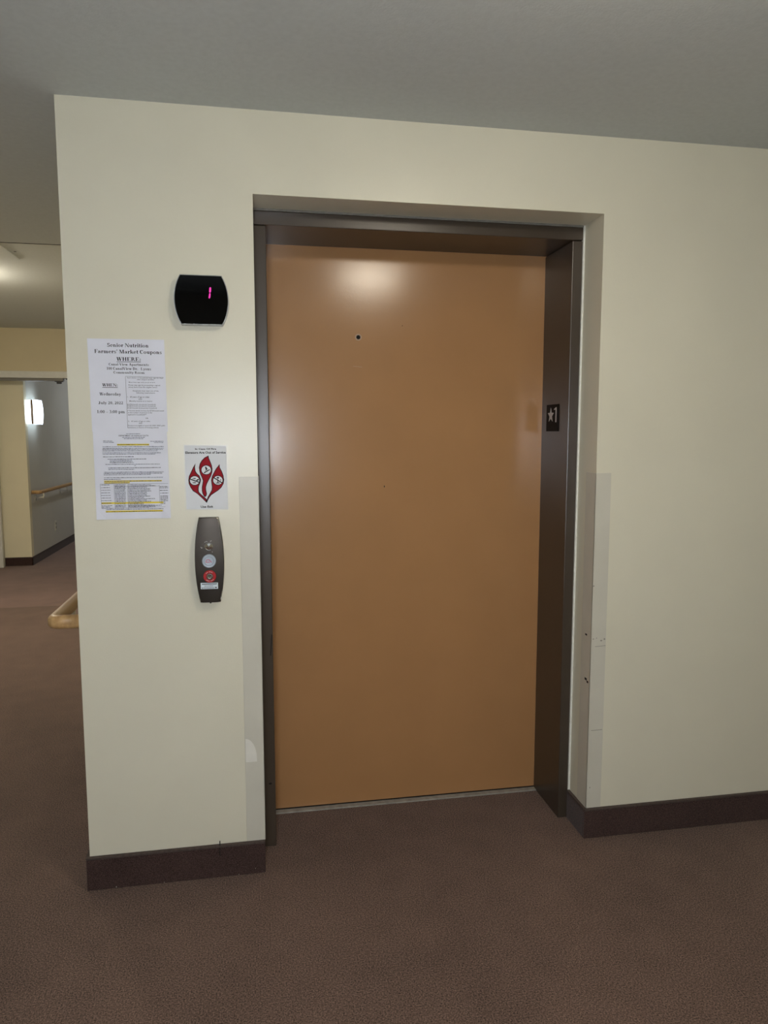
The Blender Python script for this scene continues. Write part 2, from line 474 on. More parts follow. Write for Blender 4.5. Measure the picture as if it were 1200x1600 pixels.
SHEET2_ROWS = [(-435, -394, 1466, 0), (-447, -381, 1455, 0), (-442, -386, 1451, 0), (-503, -475, 1444, 0), (-503, -472, 1440, 0), (-365, -326, 1443,
    0), (-354, -326, 1439, 0), (-505, -326, 1427, 0), (-505, -326, 1422, 0), (-506, -327, 1418, 0), (-506, -345, 1414, 0), (-506, -334, 1408, 0),
    (-506, -351, 1404, 0), (-505, -416, 1396, 1), (-492, -379, 1389, 1), (-486, -419, 1385, 0), (-486, -419, 1381, 0), (-486, -416, 1378, 0), (-499,
    -339, 1373, 0), (-491, -337, 1362, 1), (-491, -416, 1357, 0), (-504, -328, 1349, 0), (-505, -333, 1345, 1), (-505, -366, 1341, 0), (-505, -331,
    1332, 0), (-505, -456, 1327, 1), (-504, -335, 1321, 1), (-504, -431, 1316, 1), (-503, -333, 1234, 1), (-503, -324, 1227, 1), (-515, -490, 1310,
    0), (-515, -489, 1302, 0), (-515, -488, 1294, 0), (-515, -488, 1286, 0), (-515, -487, 1278, 0), (-515, -487, 1270, 0), (-515, -486, 1262, 0),
    (-515, -485, 1254, 1), (-475, -443, 1310, 0), (-436, -367, 1310, 0), (-475, -443, 1306, 1), (-436, -355, 1306, 1), (-342, -317, 1303, 1), (-475,
    -443, 1302, 0), (-436, -379, 1302, 0), (-342, -317, 1299, 1), (-475, -443, 1299, 1), (-436, -370, 1298, 1), (-475, -443, 1295, 0), (-436, -370,
    1294, 0), (-342, -317, 1291, 1), (-475, -443, 1291, 1), (-436, -368, 1290, 1), (-475, -443, 1287, 0), (-436, -380, 1286, 0), (-341, -317, 1283,
    1), (-475, -443, 1283, 1), (-436, -380, 1282, 1), (-475, -444, 1279, 0), (-436, -380, 1278, 0), (-341, -318, 1274, 1), (-475, -444, 1275, 1),
    (-436, -371, 1274, 1), (-341, -318, 1270, 1), (-475, -444, 1271, 0), (-436, -390, 1270, 0), (-341, -318, 1266, 1), (-475, -444, 1267, 1), (-436,
    -357, 1266, 1), (-341, -318, 1262, 1), (-475, -444, 1263, 0), (-436, -381, 1262, 0), (-341, -318, 1258, 1), (-475, -444, 1259, 1), (-436, -369,
    1258, 1), (-341, -318, 1254, 1), (-475, -444, 1255, 0), (-436, -390, 1254, 0), (-341, -318, 1250, 1), (-475, -444, 1251, 1), (-436, -391, 1250,
    1), (-475, -444, 1246, 0), (-436, -357, 1246, 0), (-475, -445, 1242, 1), (-436, -357, 1242, 1), (-515, -483, 1246, 0), (-515, -490, 1242, 1),
    (-515, -482, 1238, 0), (-475, -453, 1245, 0), (-437, -338, 1245, 0), (-476, -449, 1238, 0), (-436, -374, 1239, 0)]
SHEET2_MARKS = [(-463, -369, 1435, 1430), (-505, -335, 1323, 1319), (-505, -430, 1318, 1314), (-516, -316, 1256, 1251), (-504, -323, 1230, 1225)]
SHEET2_RULES = [(-517, 1312, -515, 1237), (-477, 1311, -476, 1236), (-438, 1310, -437, 1236), (-343, 1308, -343, 1251), (-517, 1313, -316, 1312),
    (-515, 1237, -316, 1240), (-475, 1304, -343, 1305)]
SHEET1_RULES = [(-431, 1639, -430, 1483), (-431, 1639, -320, 1637), (-455, 1682, -385, 1682), (-499, 1605, -455, 1605)]
FLAME_MID = [(-192, 1398), (-191, 1390), (-187, 1380), (-183, 1369), (-181, 1357), (-182, 1345), (-186, 1333), (-193, 1321), (-199, 1309), (-202,
    1299), (-202, 1290), (-200, 1279), (-201, 1273), (-205, 1268), (-209, 1270), (-213, 1278), (-215, 1287), (-215, 1298), (-213, 1308), (-211, 1319),
    (-214, 1329), (-218, 1338), (-221, 1349), (-222, 1361), (-219, 1373), (-213, 1383), (-204, 1392)]
FLAME_LEFT = [(-232, 1374), (-234, 1362), (-233, 1350), (-229, 1343), (-221, 1335), (-217, 1323), (-219, 1313), (-224, 1301), (-225, 1292), (-224,
    1284), (-217, 1276), (-209, 1269), (-201, 1261), (-201, 1249), (-212, 1261), (-220, 1269), (-230, 1279), (-242, 1287), (-249, 1298), (-254, 1310),
    (-255, 1322), (-253, 1334), (-247, 1346), (-240, 1361)]
FLAME_RIGHT = [(-159, 1371), (-158, 1360), (-152, 1348), (-148, 1336), (-146, 1322), (-148, 1309), (-155, 1297), (-165, 1288), (-177, 1280), (-186,
    1274), (-192, 1267), (-197, 1258), (-201, 1249), (-201, 1259), (-197, 1269), (-191, 1279), (-185, 1290), (-184, 1299), (-185, 1309), (-186, 1321),
    (-183, 1333), (-177, 1345), (-170, 1357)]

# ================================================================== THE SETTING
# floors
struct(box('floor', 'carpet', -3.2, 3.0, -2.95, 4.15, -0.06, 0.0), 'dark brown carpet in front of the elevator')
struct(box('floor_hall', 'carpet_hall', -3.2, XL + 0.2, 4.15, 12.0, -0.06, 0.0), 'lighter reddish brown carpet past the carpet seam in the hall')
# ceilings
struct(box('ceiling', 'ceiling', -3.2, 3.0, -2.95, YS, ZC, 2.75), 'low grey-white lobby ceiling')
struct(box('ceiling_hall', 'ceiling', -3.2, XL + 0.2, YS, YD + 0.12, ZC2, 2.75), 'higher white ceiling of the hall')
struct(box('ceiling_corridor', 'ceiling', -3.2, XL + 0.2, YD + 0.12, 12.0, 2.46, 2.75), 'corridor ceiling past the doorway')

# the elevator wall: two piers and the lintel over the opening are one wall
bm = bmesh.new()
add_box(bm, XL, X1, 0, 0.75, 0, ZC)
add_box(bm, X2, 3.0, 0, 0.75, 0, ZC)
add_box(bm, X1, X2, 0, 0.75, ZO, ZC)
bmesh.ops.remove_doubles(bm, verts=bm.verts, dist=1e-5)
wall = struct(from_bm('wall_front', bm, 'wall'), 'cream painted wall around the elevator')
struct(box('wall_shaft', 'dark', X1, X2, 0.75, 0.8, 0, ZO), 'dark rear wall of the elevator shaft behind the door')
struct(box('wall_hall_right', 'wall', XL, XL + 0.2, 0.75, YD, 0, ZC2), 'hall wall behind the elevator')
struct(box('wall_back', 'wall', -3.2, 3.0, -3.07, -2.95, 0, ZC), 'cream lobby wall facing the elevator')
struct(box('wall_right', 'wall', 3.0, 3.12, -3.07, 0.75, 0, ZC), 'cream lobby wall at the side')
struct(box('wall_left', 'wall', -3.32, -3.2, -3.07, 12.0, 0, 2.75), 'cream wall along the hall')

# end of the hall: header over the doorway, the return beside it, and the corridor wall with the sconce
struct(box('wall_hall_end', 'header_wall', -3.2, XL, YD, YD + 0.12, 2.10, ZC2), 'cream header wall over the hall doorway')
bm = bmesh.new()
add_box(bm, -3.2, XG, YD + 0.22, YD + 0.30, 0, 2.46)
struct(from_bm('wall_corridor_return', bm, 'hall_wall'), 'warm cream return wall beside the doorway jamb')
struct(box('wall_corridor_left', 'far_wall', XG - 0.1, XG, YD + 0.30, 12.0, 0, 2.46), 'grey-lit corridor wall with sconce and handrail')
struct(box('wall_corridor_right', 'far_wall', XL, XL + 0.12, YD, 12.0, 0, 2.46), 'corridor wall facing the sconce')
struct(box('wall_corridor_end', 'far_wall', -3.2, XL + 0.12, 12.0, 12.1, 0, 2.46), 'end wall of the corridor past the doorway')

# doorway trim: casing across the head, grey stop below it, jamb
t1 = struct(box('trim_1', 'trim_white', -3.0, XL, YD - 0.015, YD + 0.135, 2.062, 2.133, bev=0.003), 'white painted casing across the head of the hall doorway')
box('door_stop', 'trim_grey', -2.9, -2.066, YD + 0.02, YD + 0.08, 2.034, 2.064, t1, 0.002)
box('jamb', 'trim_white', -2.96, -2.798, YD + 0.11, YD + 0.16, 0, 2.07, t1, 0.003)
closer = thing('door_catch', 'small black metal catch at the end of the grey stop under the doorway head', 'catch', (-2.11, YD + 0.05, 2.0), 'black catches under the doorway head')
box('plate', 'black_metal', -2.155, -2.075, YD + 0.03, YD + 0.07, 2.026, 2.034, closer)
box('latch', 'black_metal', -2.138, -2.09, YD + 0.035, YD + 0.065, 2.006, 2.028, closer, 0.003)
adopt(closer)
closer = thing('door_catch', 'small black metal catch under the white casing between grey stop and elevator wall', 'catch', (-1.99, YD + 0.05, 2.0), 'black catches under the doorway head')
box('plate', 'black_metal', -2.04, -1.95, YD + 0.03, YD + 0.07, 2.052, 2.062, closer)
box('latch', 'black_metal', -2.015, -1.96, YD + 0.035, YD + 0.065, 2.026, 2.054, closer, 0.003)
adopt(closer)

# carpet bases with a bound upper edge
def base(name, x0, x1, y0, y1, h, label, nx=0, ny=-1):
    o = struct(box(name, 'base', x0, x1, y0, y1, 0, h - 0.008, bev=0.002), label)
    e = 0.002
    box('binding', 'binding', x0 - e * (nx < 0), x1 + e * (nx > 0), y0 - e * (ny < 0), y1 + e * (ny > 0), h - 0.009, h, o, 0.002)
    return o
BT = 0.010
base('baseboard_front_left', XL - BT, X1, -BT, 0.0, ZB, 'dark brown carpet base under the call station')
base('baseboard_front_right', X2 - BT, 3.0, -BT, 0.0, ZB, 'dark brown carpet base right of the elevator')
base('baseboard_reveal', X2 - BT, X2, 0.0, D1, ZB, 'short carpet base in the elevator recess', -1, 0)
base('baseboard_hall', XL - BT, XL, 0.0, YD, ZB, 'carpet base along the hall', -1, 0)
base('baseboard_return', -2.81, XG + BT, YD + 0.21, YD + 0.22, 0.095, 'dark carpet base under the return wall')
base('baseboard_corridor', XG, XG + BT, YD + 0.21, 12.0, 0.095, 'dark carpet base along the corridor wall', 1, 0)

# butt seam in the left base, and bits of lint caught along the bases
sm = [o for o in C.objects if o.name == 'baseboard_front_left'][0]
box('seam', 'dark', -0.1895, -0.1868, -BT - 0.0012, -0.004, 0.075, ZB + 0.012, sm)
bm = bmesh.new()
for (x, z, s_) in [(-0.52, 0.004, 0.003), (-0.37, 0.003, 0.002), (-0.13, 0.003, 0.002), (-0.075, 0.018, 0.0015)]:
    add_box(bm, x, x + s_, -BT - 0.002, -BT + 0.001, z, z + s_ * 0.8)
from_bm('lint', bm, 'scuff', sm)['kind'] = 'stuff'

# seam trim on the edge of the low ceiling
struct(box('trim_2', 'joint', -3.2, XL, YS - 0.002, YS + 0.003, ZC - 0.002, ZC + 0.05), 'thin dark joint where the low ceiling ends')

# ------------------------------------------------------------------ elevator frame
fr = struct(box('trim_3', 'frame', X1, X2 - 0.006, D1, D2 + 0.05, ZH, ZO - 0.006, bev=0.0025), 'dark bronze metal header of the elevator door frame')
box('jamb', 'frame', X1, 0.0, D1 + 0.002, D2 + 0.05, 0, ZH - 0.0025, fr, 0.0025)
box('jamb', 'frame', DW, X2 - 0.006, D1 + 0.002, D2 + 0.05, 0, ZH - 0.0025, fr, 0.0025)
# sealant along the frame
box('caulk', 'caulk', X2 - 0.0065, X2 + 0.001, D1 - 0.003, D1 + 0.02, 0.10, ZO + 0.001, fr)
box('caulk', 'grey_caulk', X1, X2 - 0.006, D1 - 0.003, D1 + 0.02, ZO - 0.0065, ZO + 0.001, fr)
# scratches and chips on the left jamb
bm = bmesh.new(); add_bar(bm, (-0.004, 0.775), (-0.009, 0.70), 0.003, D1 + 0.003, D1 + 0.0012); from_bm('scratch', bm, 'dark', fr)
prism('chip', 'dark', circle(-0.018, 0.235, 0.006, 9, 0.0035), D1 + 0.003, D1 + 0.0012, fr)

# door leaf with its key hole
d = struct(box('door_1', 'door', -0.02, DW + 0.02, D2, D2 + 0.035, 0.009, ZH + 0.02, bev=0.001), 'tan enamelled sliding elevator door')
bm = bmesh.new(); add_ring(bm, 0.338, 1.822, 0.0078, 0.0125, D2 + 0.001, D2 - 0.0015, 28); from_bm('key_escutcheon', bm, 'escutcheon', d)
prism('key_hole', 'dark', circle(0.338, 1.822, 0.0079, 24), D2 + 0.001, D2 - 0.0006, d)
prism('speck', 'dark', circle(0.436, 1.265, 0.0018, 8, 0.004), D2 + 0.001, D2 - 0.0005, d)
prism('speck', 'dark', circle(0.505, 1.868, 0.0016, 8), D2 + 0.001, D2 - 0.0005, d)
bm = bmesh.new(); add_bar(bm, (0.318, 1.716), (0.352, 1.713), 0.0015, D2 + 0.001, D2 - 0.0004); from_bm('scratch', bm, 'door_scratch', d)
s = struct(box('trim_4', 'sill', -0.01, DW + 0.005, D2 - 0.026, D2 + 0.05, -0.02, 0.005, bev=0.001), 'worn aluminium sill under the elevator door')
box('groove', 'dark', 0.0, DW, D2 - 0.001, D2 + 0.03, -0.01, 0.0058, s)

# ================================================================== CORNER GUARDS
g = thing('corner_guard', 'beige vinyl corner guard on the wall edge beside the call station', 'corner guard', (X1, 0, ZB))
box('face_leg', 'guard', -0.1000, X1 + 0.0022, -0.0022, 0.0, ZB, 1.330, g, 0.0006)
box('return_leg', 'guard', X1, X1 + 0.0022, -0.0022, 0.055, ZB, 1.330, g, 0.0006)
bm = bmesh.new()
pts = [(-0.098, 0.388), (-0.098, 0.468)] + [(-0.098 + 0.036 * math.sin(a * math.pi / 16), 0.40 + 0.068 * math.cos(a * math.pi / 16)) for a in range(1, 8)] + [(-0.062, 0.388)]
add_prism(bm, pts, -0.0018, -0.0026)
from_bm('pale_patch', bm, 'pale', g)
adopt(g)
g = thing('corner_guard', 'scuffed beige vinyl corner guard on the wall edge right of the elevator', 'corner guard', (X2, 0, ZB))
box('face_leg', 'guard', X2 - 0.0022, 1.166, -0.0022, 0.0, ZB, 1.330, g, 0.0006)
box('return_leg', 'guard', X2 - 0.0022, X2, -0.0022, 0.072, ZB, 1.330, g, 0.0006)
bm = bmesh.new()
for (x, z, w, h) in [(1.113, 0.933, 0.003, 0.003), (1.148, 0.735, 0.004, 0.003), (1.118, 0.742, 0.003, 0.002), (1.16, 0.74, 0.003, 0.004), (1.13, 0.745, 0.002, 0.002), (1.122, 0.19, 0.002, 0.003)]:
    add_prism(bm, circle(x, z, w, 7, h), -0.0018, -0.0026)
add_bar(bm, (1.125, 0.714), (1.165, 0.716), 0.0018, -0.0018, -0.0026)
for k in range(6):
    a, b = 1.12 + k * 0.007, 1.127 + k * 0.007
    f = lambda q: 0.405 + 0.09 * (q - 1.137) ** 2 * 60 * 0.2
    add_bar(bm, (a, f(a)), (b, f(b)), 0.0022, -0.0018, -0.0026)
from_bm('scuffs', bm, 'scuff', g)['kind'] = 'stuff'
bm = bmesh.new()
def side_mark(y0, z0, y1, z1, w):
    add_box(bm, X2 - 0.0028, X2 - 0.001, min(y0, y1), max(y0, y1), min(z0, z1) - w, max(z0, z1) + w)
side_mark(0.028, 0.748, 0.042, 0.75, 0.002)
side_mark(0.008, 0.578, 0.02, 0.583, 0.0012); side_mark(0.02, 0.584, 0.036, 0.590, 0.0012)
from_bm('scuffs', bm, 'dark', g)['kind'] = 'stuff'
adopt(g)

# ================================================================== FLOOR INDICATOR
ind = thing('floor_indicator', 'black glass floor indicator with silver rim showing a magenta 1', 'floor indicator', (-0.199, 0, 1.79))
outer = (arc_pts((-0.138, 1.7935), (-0.1185, 1.868), (-0.138, 1.9405)) + arc_pts((-0.2605, 1.9405), (-0.2795, 1.868), (-0.2605, 1.7935)))
prism('rim', 'rim', outer, 0.0, -0.029, ind, 0.001)
prism('glass_face', 'black_glass', inset(outer, 0.0022), -0.028, -0.0305, ind, 0.0008)
bm = bmesh.new()
add_prism(bm, [(-0.1745, 1.9035), (-0.1715, 1.9055), (-0.1692, 1.9035), (-0.1697, 1.892), (-0.1722, 1.8885), (-0.1758, 1.8905)], -0.0301, -0.0309)
add_prism(bm, [(-0.1754, 1.8865), (-0.1735, 1.888), (-0.1712, 1.886), (-0.1722, 1.8755), (-0.1748, 1.8715), (-0.1778, 1.8735)], -0.0301, -0.0309)
from_bm('digit_one', bm, 'led', ind)
prism('top_screw', 'black_metal', circle(-0.199, 1.9415, 0.003, 10, 0.0015), -0.008, -0.016, ind)
adopt(ind)

# ================================================================== HALL CALL STATION
st = thing('call_station', 'tapered dark bronze elevator call station with key switches and button', 'call station', (-0.196, 0, 0.934))
so = (arc_pts((-0.1655, 0.9345), (-0.1525, 1.07), (-0.1665, 1.2045), 18) + arc_pts((-0.2255, 1.2045), (-0.2405, 1.07), (-0.2265, 0.9345), 18))
prism('rim', 'station_rim', inset(so, -0.0008), 0.0, -0.020, st, 0.0035)
FY = -0.032
# convex faceplate: the two arcs joined row by row, bulging towards the middle
RA = arc_pts((-0.1668, 0.9365), (-0.1538, 1.07), (-0.1678, 1.2025), 18)
LA = arc_pts((-0.2252, 0.9365), (-0.2392, 1.07), (-0.2242, 1.2025), 18)
rows_ = [((LA[0][0] + 0.004, LA[0][1] - 0.001), (RA[0][0] - 0.004, RA[0][1] - 0.001))]
rows_ += [((l[0], l[1] + (0.003 if q == 0 else -0.003 if q == 18 else 0)), (r[0], r[1] + (0.003 if q == 0 else -0.003 if q == 18 else 0))) for q, (l, r) in enumerate(zip(LA, RA))]
rows_ += [((LA[-1][0] + 0.004, LA[-1][1] + 0.001), (RA[-1][0] - 0.004, RA[-1][1] + 0.001))]
bm = bmesh.new(); NC = 16; fr_ = []
for l, r in rows_:
    v_ = ((l[1] + r[1]) / 2 - 1.07) / 0.135
    fr_.append([bm.verts.new((l[0] + (r[0] - l[0]) * c_ / NC, FY + 0.0045 * v_ ** 2 + 0.0016 * abs(2 * c_ / NC - 1) ** 2, l[1] + (r[1] - l[1]) * c_ / NC)) for c_ in range(NC + 1)])
for p_, q_ in zip(fr_, fr_[1:]):
    for c_ in range(NC):
        bm.faces.new((p_[c_], p_[c_ + 1], q_[c_ + 1], q_[c_]))
edge_ = fr_[0] + [q_[-1] for q_ in fr_[1:]] + fr_[-1][-2::-1] + [q_[0] for q_ in fr_[-2:0:-1]]
back_ = [bm.verts.new((v.co.x, -0.016, v.co.z)) for v in edge_]
for q_ in range(len(edge_)):
    n_ = (q_ + 1) % len(edge_)
    bm.faces.new((edge_[q_], edge_[n_], back_[n_], back_[q_]))
from_bm('faceplate', bm, 'station', st, False)
for p_ in st.children[-1].data.polygons[:20 * NC]:
    p_.use_smooth = True
def lathe(bm, cx, cz, prof, n=28):
    """prof of (radius, y)"""
    rings = []
    for r, y in prof:
        rings.append([bm.verts.new((cx + r * math.cos(2 * math.pi * k / n), y, cz + r * math.sin(2 * math.pi * k / n))) for k in range(n)])
    for a, b in zip(rings, rings[1:]):
        for k in range(n):
            j = (k + 1) % n
            bm.faces.new((a[k], a[j], b[j], b[k]))
    bm.faces.new(rings[-1])
# key switch
bm = bmesh.new(); lathe(bm, -0.1965, 1.1155, [(0.0128, FY + 0.004), (0.0128, FY - 0.003), (0.0112, FY - 0.0045), (0.010, FY - 0.003), (0.002, FY - 0.006)])
k = from_bm('key_switch', bm, 'chrome', st)
bm = bmesh.new(); add_bar(bm, (-0.1965, 1.112), (-0.1965, 1.119), 0.002, FY - 0.003, FY - 0.0065); from_bm('key_slot', bm, 'black_metal', k)
bm = bmesh.new()
for (x, z, x2, z2) in [(-0.221, 1.114, -0.219, 1.110), (-0.219, 1.110, -0.216, 1.112), (-0.209, 1.128, -0.206, 1.131), (-0.204, 1.1315, -0.201, 1.130), (-0.192, 1.131, -0.188, 1.133), (-0.187, 1.0985, -0.1855, 1.0965)]:
    add_bar(bm, (x, z), (x2, z2), 0.0012, FY + 0.004, FY - 0.0004)
from_bm('engraved_marks', bm, 'plate_mark', st)['kind'] = 'stuff'
# call button
bm = bmesh.new(); lathe(bm, -0.197, 1.0695, [(0.0212, FY + 0.004), (0.0212, FY - 0.004), (0.0195, FY - 0.006), (0.0150, FY - 0.0055), (0.0150, FY - 0.002)])
b_ = from_bm('call_button', bm, 'button', st)
bm = bmesh.new(); lathe(bm, -0.197, 1.0695, [(0.0140, FY - 0.001), (0.0140, FY - 0.006), (0.0125, FY - 0.0075), (0.009, FY - 0.007)])
from_bm('button_cap', bm, 'button', b_)
bm = bmesh.new(); add_ring(bm, -0.197, 1.0695, 0.0138, 0.0152, FY - 0.002, FY - 0.0063); from_bm('button_gap', bm, 'button_cap', b_)
bm = bmesh.new()
for p, q in [((-0.2065, 1.0665), (-0.2035, 1.0745)), ((-0.2035, 1.0745), (-0.1965, 1.0745)), ((-0.1965, 1.0745), (-0.1885, 1.0655)), ((-0.2065, 1.0662), (-0.1945, 1.0668))]:
    add_bar(bm, p, q, 0.0018, FY - 0.006, FY - 0.0082)
from_bm('red_arrow', bm, 'red_mark', b_)
# fire service key switch with red collar
bm = bmesh.new(); lathe(bm, -0.196, 1.0205, [(0.0195, FY + 0.004), (0.0195, FY - 0.0025), (0.0185, FY - 0.0035), (0.0098, FY - 0.0035), (0.0098, FY - 0.001)])
f_ = from_bm('fire_key_switch', bm, 'red', st)
bm = bmesh.new(); add_ring(bm, -0.196, 1.0205, 0.0084, 0.0104, FY - 0.001, FY - 0.0048); from_bm('lock_ring', bm, 'black_metal', f_)
bm = bmesh.new(); lathe(bm, -0.196, 1.0205, [(0.0086, FY), (0.0086, FY - 0.005), (0.007, FY - 0.0062), (0.003, FY - 0.0045)]); from_bm('lock_cylinder', bm, 'chrome', f_)
bm = bmesh.new(); add_bar(bm, (-0.1985, 1.022), (-0.1935, 1.022), 0.0016, FY - 0.004, FY - 0.0068); add_bar(bm, (-0.196, 1.016), (-0.196, 1.0225), 0.0016, FY - 0.004, FY - 0.0068); from_bm('lock_slot', bm, 'black_metal', f_)
bm = bmesh.new()
for a in (60, 76, 92, 118, 135, 232, 247, 262, 285, 300, 315):
    r = math.radians(a); c = (-0.196 + 0.0147 * math.cos(r), 1.0205 + 0.0147 * math.sin(r)); tx, tz = -math.sin(r) * 0.0014, math.cos(r) * 0.0014
    add_bar(bm, (c[0] - tx, c[1] - tz), (c[0] + tx, c[1] + tz), 0.0018, FY - 0.003, FY - 0.0039)
from_bm('collar_lettering', bm, 'plate_mark', f_)['kind'] = 'stuff'
# label
lb = prism('label_sticker', 'sticker', [(-0.2245, 0.9805), (-0.1715, 0.9800), (-0.1715, 0.9995), (-0.2245, 1.0000)], FY + 0.004, FY - 0.0006, st)
bm = bmesh.new()
def words(x0, x1, z, h, y, lo, hi, gap):
    x = x0
    while x < x1 - 1e-4:
        w = min(random.uniform(lo, hi), x1 - x)
        add_prism(bm, [(x, z), (x + w, z), (x + w, z + h), (x, z + h)], y + 0.0004, y)
        x += w + gap
words(-0.2205, -0.1745, 0.9945, 0.0030, FY - 0.0009, 0.003, 0.003, 0.0008)
words(-0.213, -0.186, 0.9890, 0.0016, FY - 0.0009, 0.0022, 0.005, 0.0007)
words(-0.2215, -0.183, 0.9828, 0.0020, FY - 0.0009, 0.002, 0.004, 0.0009)
words(-0.181, -0.175, 0.9828, 0.0030, FY - 0.0009, 0.006, 0.006, 0.001)
from_bm('label_print', bm, 'ink', lb)['kind'] = 'stuff'
prism('bottom_screw', 'black_metal', circle(-0.196, 0.9335, 0.003, 10, 0.0018), -0.01, -0.024, st)
adopt(st)

# ================================================================== NOTICES
def sheet(name, mat, quad, y, curl=0.0):
    """a thin sheet of paper, corners TL TR BR BL of (x, z), bottom edge lifted a little"""
    bm = bmesh.new(); n = 8
    grid = []
    for face in (0, 1):
        rows = []
        for i in range(n + 1):
            row = []
            for j in range(n + 1):
                a, b = i / n, j / n
                x = (quad[0][0] * (1 - b) + quad[1][0] * b) * (1 - a) + (quad[3][0] * (1 - b) + quad[2][0] * b) * a
                z = (quad[0][1] * (1 - b) + quad[1][1] * b) * (1 - a) + (quad[3][1] * (1 - b) + quad[2][1] * b) * a
                lift = curl * max(0, abs(b - 0.5) * 2 - 0.75) * 4 * max(0, a - 0.75) * 4
                row.append(bm.verts.new((x, y - lift - (0.0003 if face else 0), z)))
            rows.append(row)
        for i in range(n):
            for j in range(n):
                bm.faces.new((rows[i][j], rows[i][j + 1], rows[i + 1][j + 1], rows[i + 1][j]))
        grid.append(rows)
    a, b = grid
    ring = lambda r: r[0] + [q[-1] for q in r[1:]] + r[-1][-2::-1] + [q[0] for q in r[-2:0:-1]]
    ra, rb = ring(a), ring(b)
    for i in range(len(ra)):
        j = (i + 1) % len(ra)
        bm.faces.new((ra[i], ra[j], rb[j], rb[i]))
    return from_bm(name, bm, mat)

mm = lambda v: v * 0.001
# --- the upper sheet
p1 = tag(sheet('paper_notice', 'paper', [(-0.537, 1.7495), (-0.3145, 1.750), (-0.312, 1.472), (-0.5335, 1.472)], -0.0006),
         'white paper notice headed Senior Nutrition taped to the wall above the other sheet', 'notice')
Y1 = -0.0013
for s_, a, b, z, h in SHEET1[:10]:
    bm = bmesh.new()
    serif_into(bm, s_, mm(a), mm(b), mm(z), mm(h), Y1)
    from_bm('heading_line', bm, 'ink', p1)
for q in SHEET1_RULES[2:]:
    bm = bmesh.new()
    add_bar(bm, (mm(q[0]), mm(q[1])), (mm(q[2]), mm(q[3])), 0.0013, Y1 + 0.0003, Y1)
    from_bm('underline', bm, 'ink', p1)
bm = bmesh.new()
for s_, a, b, z, h in SHEET1[10:]:
    text_into(bm, s_, mm(a), mm(b), mm(z), mm(h) * 0.95, Y1, 0.004)
for q in SHEET1_RULES[:2]:
    add_bar(bm, (mm(q[0]), mm(q[1])), (mm(q[2]), mm(q[3])), 0.0007, Y1 + 0.0003, Y1)
from_bm('small_print', bm, 'grey_ink', p1)['kind'] = 'stuff'

# --- the lower sheet
p2 = tag(sheet('paper_notice', 'paper', [(-0.532, 1.481), (-0.315, 1.480), (-0.311, 1.204), (-0.531, 1.203)], -0.0018, 0.004),
         'white paper notice with yellow highlighted lines and a table taped below the other sheet', 'notice')
Y2 = -0.0026
for a, b, t_, u in SHEET2_MARKS:
    prism('highlighter_stroke', 'marker', [(mm(a), mm(t_)), (mm(b), mm(t_)), (mm(b), mm(u)), (mm(a), mm(u))], Y2 + 0.0003, Y2, p2)
bm = bmesh.new(); bm2 = bmesh.new()
for s_, a, b, z, h in SHEET2_TEXT:
    text_into(bm, s_, mm(a), mm(b), mm(z), mm(h), Y2 - 0.0006, 0.012)
def row(B, a, b, z, h):
    x = a
    while x < b - 0.0006:
        w = min(random.uniform(0.0016, 0.0085), b - x)
        hh = h * random.uniform(0.8, 1.15)
        add_prism(B, [(x, z), (x + w, z), (x + w, z + hh), (x, z + hh)], Y2, Y2 - 0.0004)
        x += w + 0.0011
for a, b, z, k_ in SHEET2_ROWS:
    row(bm if k_ else bm2, mm(a), mm(b), mm(z) - 0.0012, 0.0017 if k_ else 0.0016)
for q in SHEET2_RULES:
    add_bar(bm2, (mm(q[0]), mm(q[1])), (mm(q[2]), mm(q[3])), 0.0006, Y2, Y2 - 0.0004)
from_bm('bold_print', bm, 'grey_ink', p2)['kind'] = 'stuff'
from_bm('small_print', bm2, 'faint_ink', p2)['kind'] = 'stuff'

# --- fire notice
fs = tag(sheet('fire_notice', 'laminate', [(-0.2645, 1.430), (-0.1375, 1.428), (-0.1360, 1.228), (-0.2635, 1.230)], -0.0012),
         'laminated notice with dark red flames reading In Case Of Fire Elevators Are Out of Service', 'sign')
Y3 = -0.0018
bm = bmesh.new(); add_box(bm, -0.2685, -0.1325, -0.0010, -0.0004, 1.226, 1.4325); from_bm('clear_border', bm, 'clear_edge', fs)
for s_, a, b, z, h in FIRE_TEXT:
    bm = bmesh.new()
    text_into(bm, s_, mm(a), mm(b), mm(z), mm(h) * 0.98, Y3, 0.03)
    from_bm('lettering', bm, 'ink', fs)
for fl in (FLAME_MID, FLAME_LEFT, FLAME_RIGHT):
    f0 = prism('flame_outline', 'ink', [(mm(x), mm(z)) for x, z in fl], Y3 + 0.0003, Y3, fs)
    prism('flame', 'flame', inset([(mm(x), mm(z)) for x, z in fl], 0.0021), Y3, Y3 - 0.0003, f0)
CIRC = [(-0.200, 1.353), (-0.236, 1.320), (-0.165, 1.320)]
discs = []
for c in CIRC:
    r_ = prism('pictogram_ring', 'ink', circle(c[0], c[1], 0.0164, 28, 0.0156), Y3 - 0.0002, Y3 - 0.0006, fs)
    prism('pictogram_field', 'laminate', circle(c[0], c[1], 0.0143, 28, 0.0136), Y3 - 0.0005, Y3 - 0.0009, r_)
    discs.append(r_)
bm = bmesh.new()
ya, yb = Y3 - 0.0008, Y3 - 0.0012
c = CIRC[0]                                           # figure hurrying down a stair
add_prism(bm, circle(c[0] - 0.0012, c[1] + 0.0085, 0.0022, 12), ya, yb)
add_bar(bm, (c[0] - 0.001, c[1] + 0.007), (c[0] + 0.001, c[1] + 0.001), 0.0044, ya, yb)
add_bar(bm, (c[0] + 0.001, c[1] + 0.006), (c[0] + 0.0048, c[1] + 0.003), 0.0014, ya, yb)
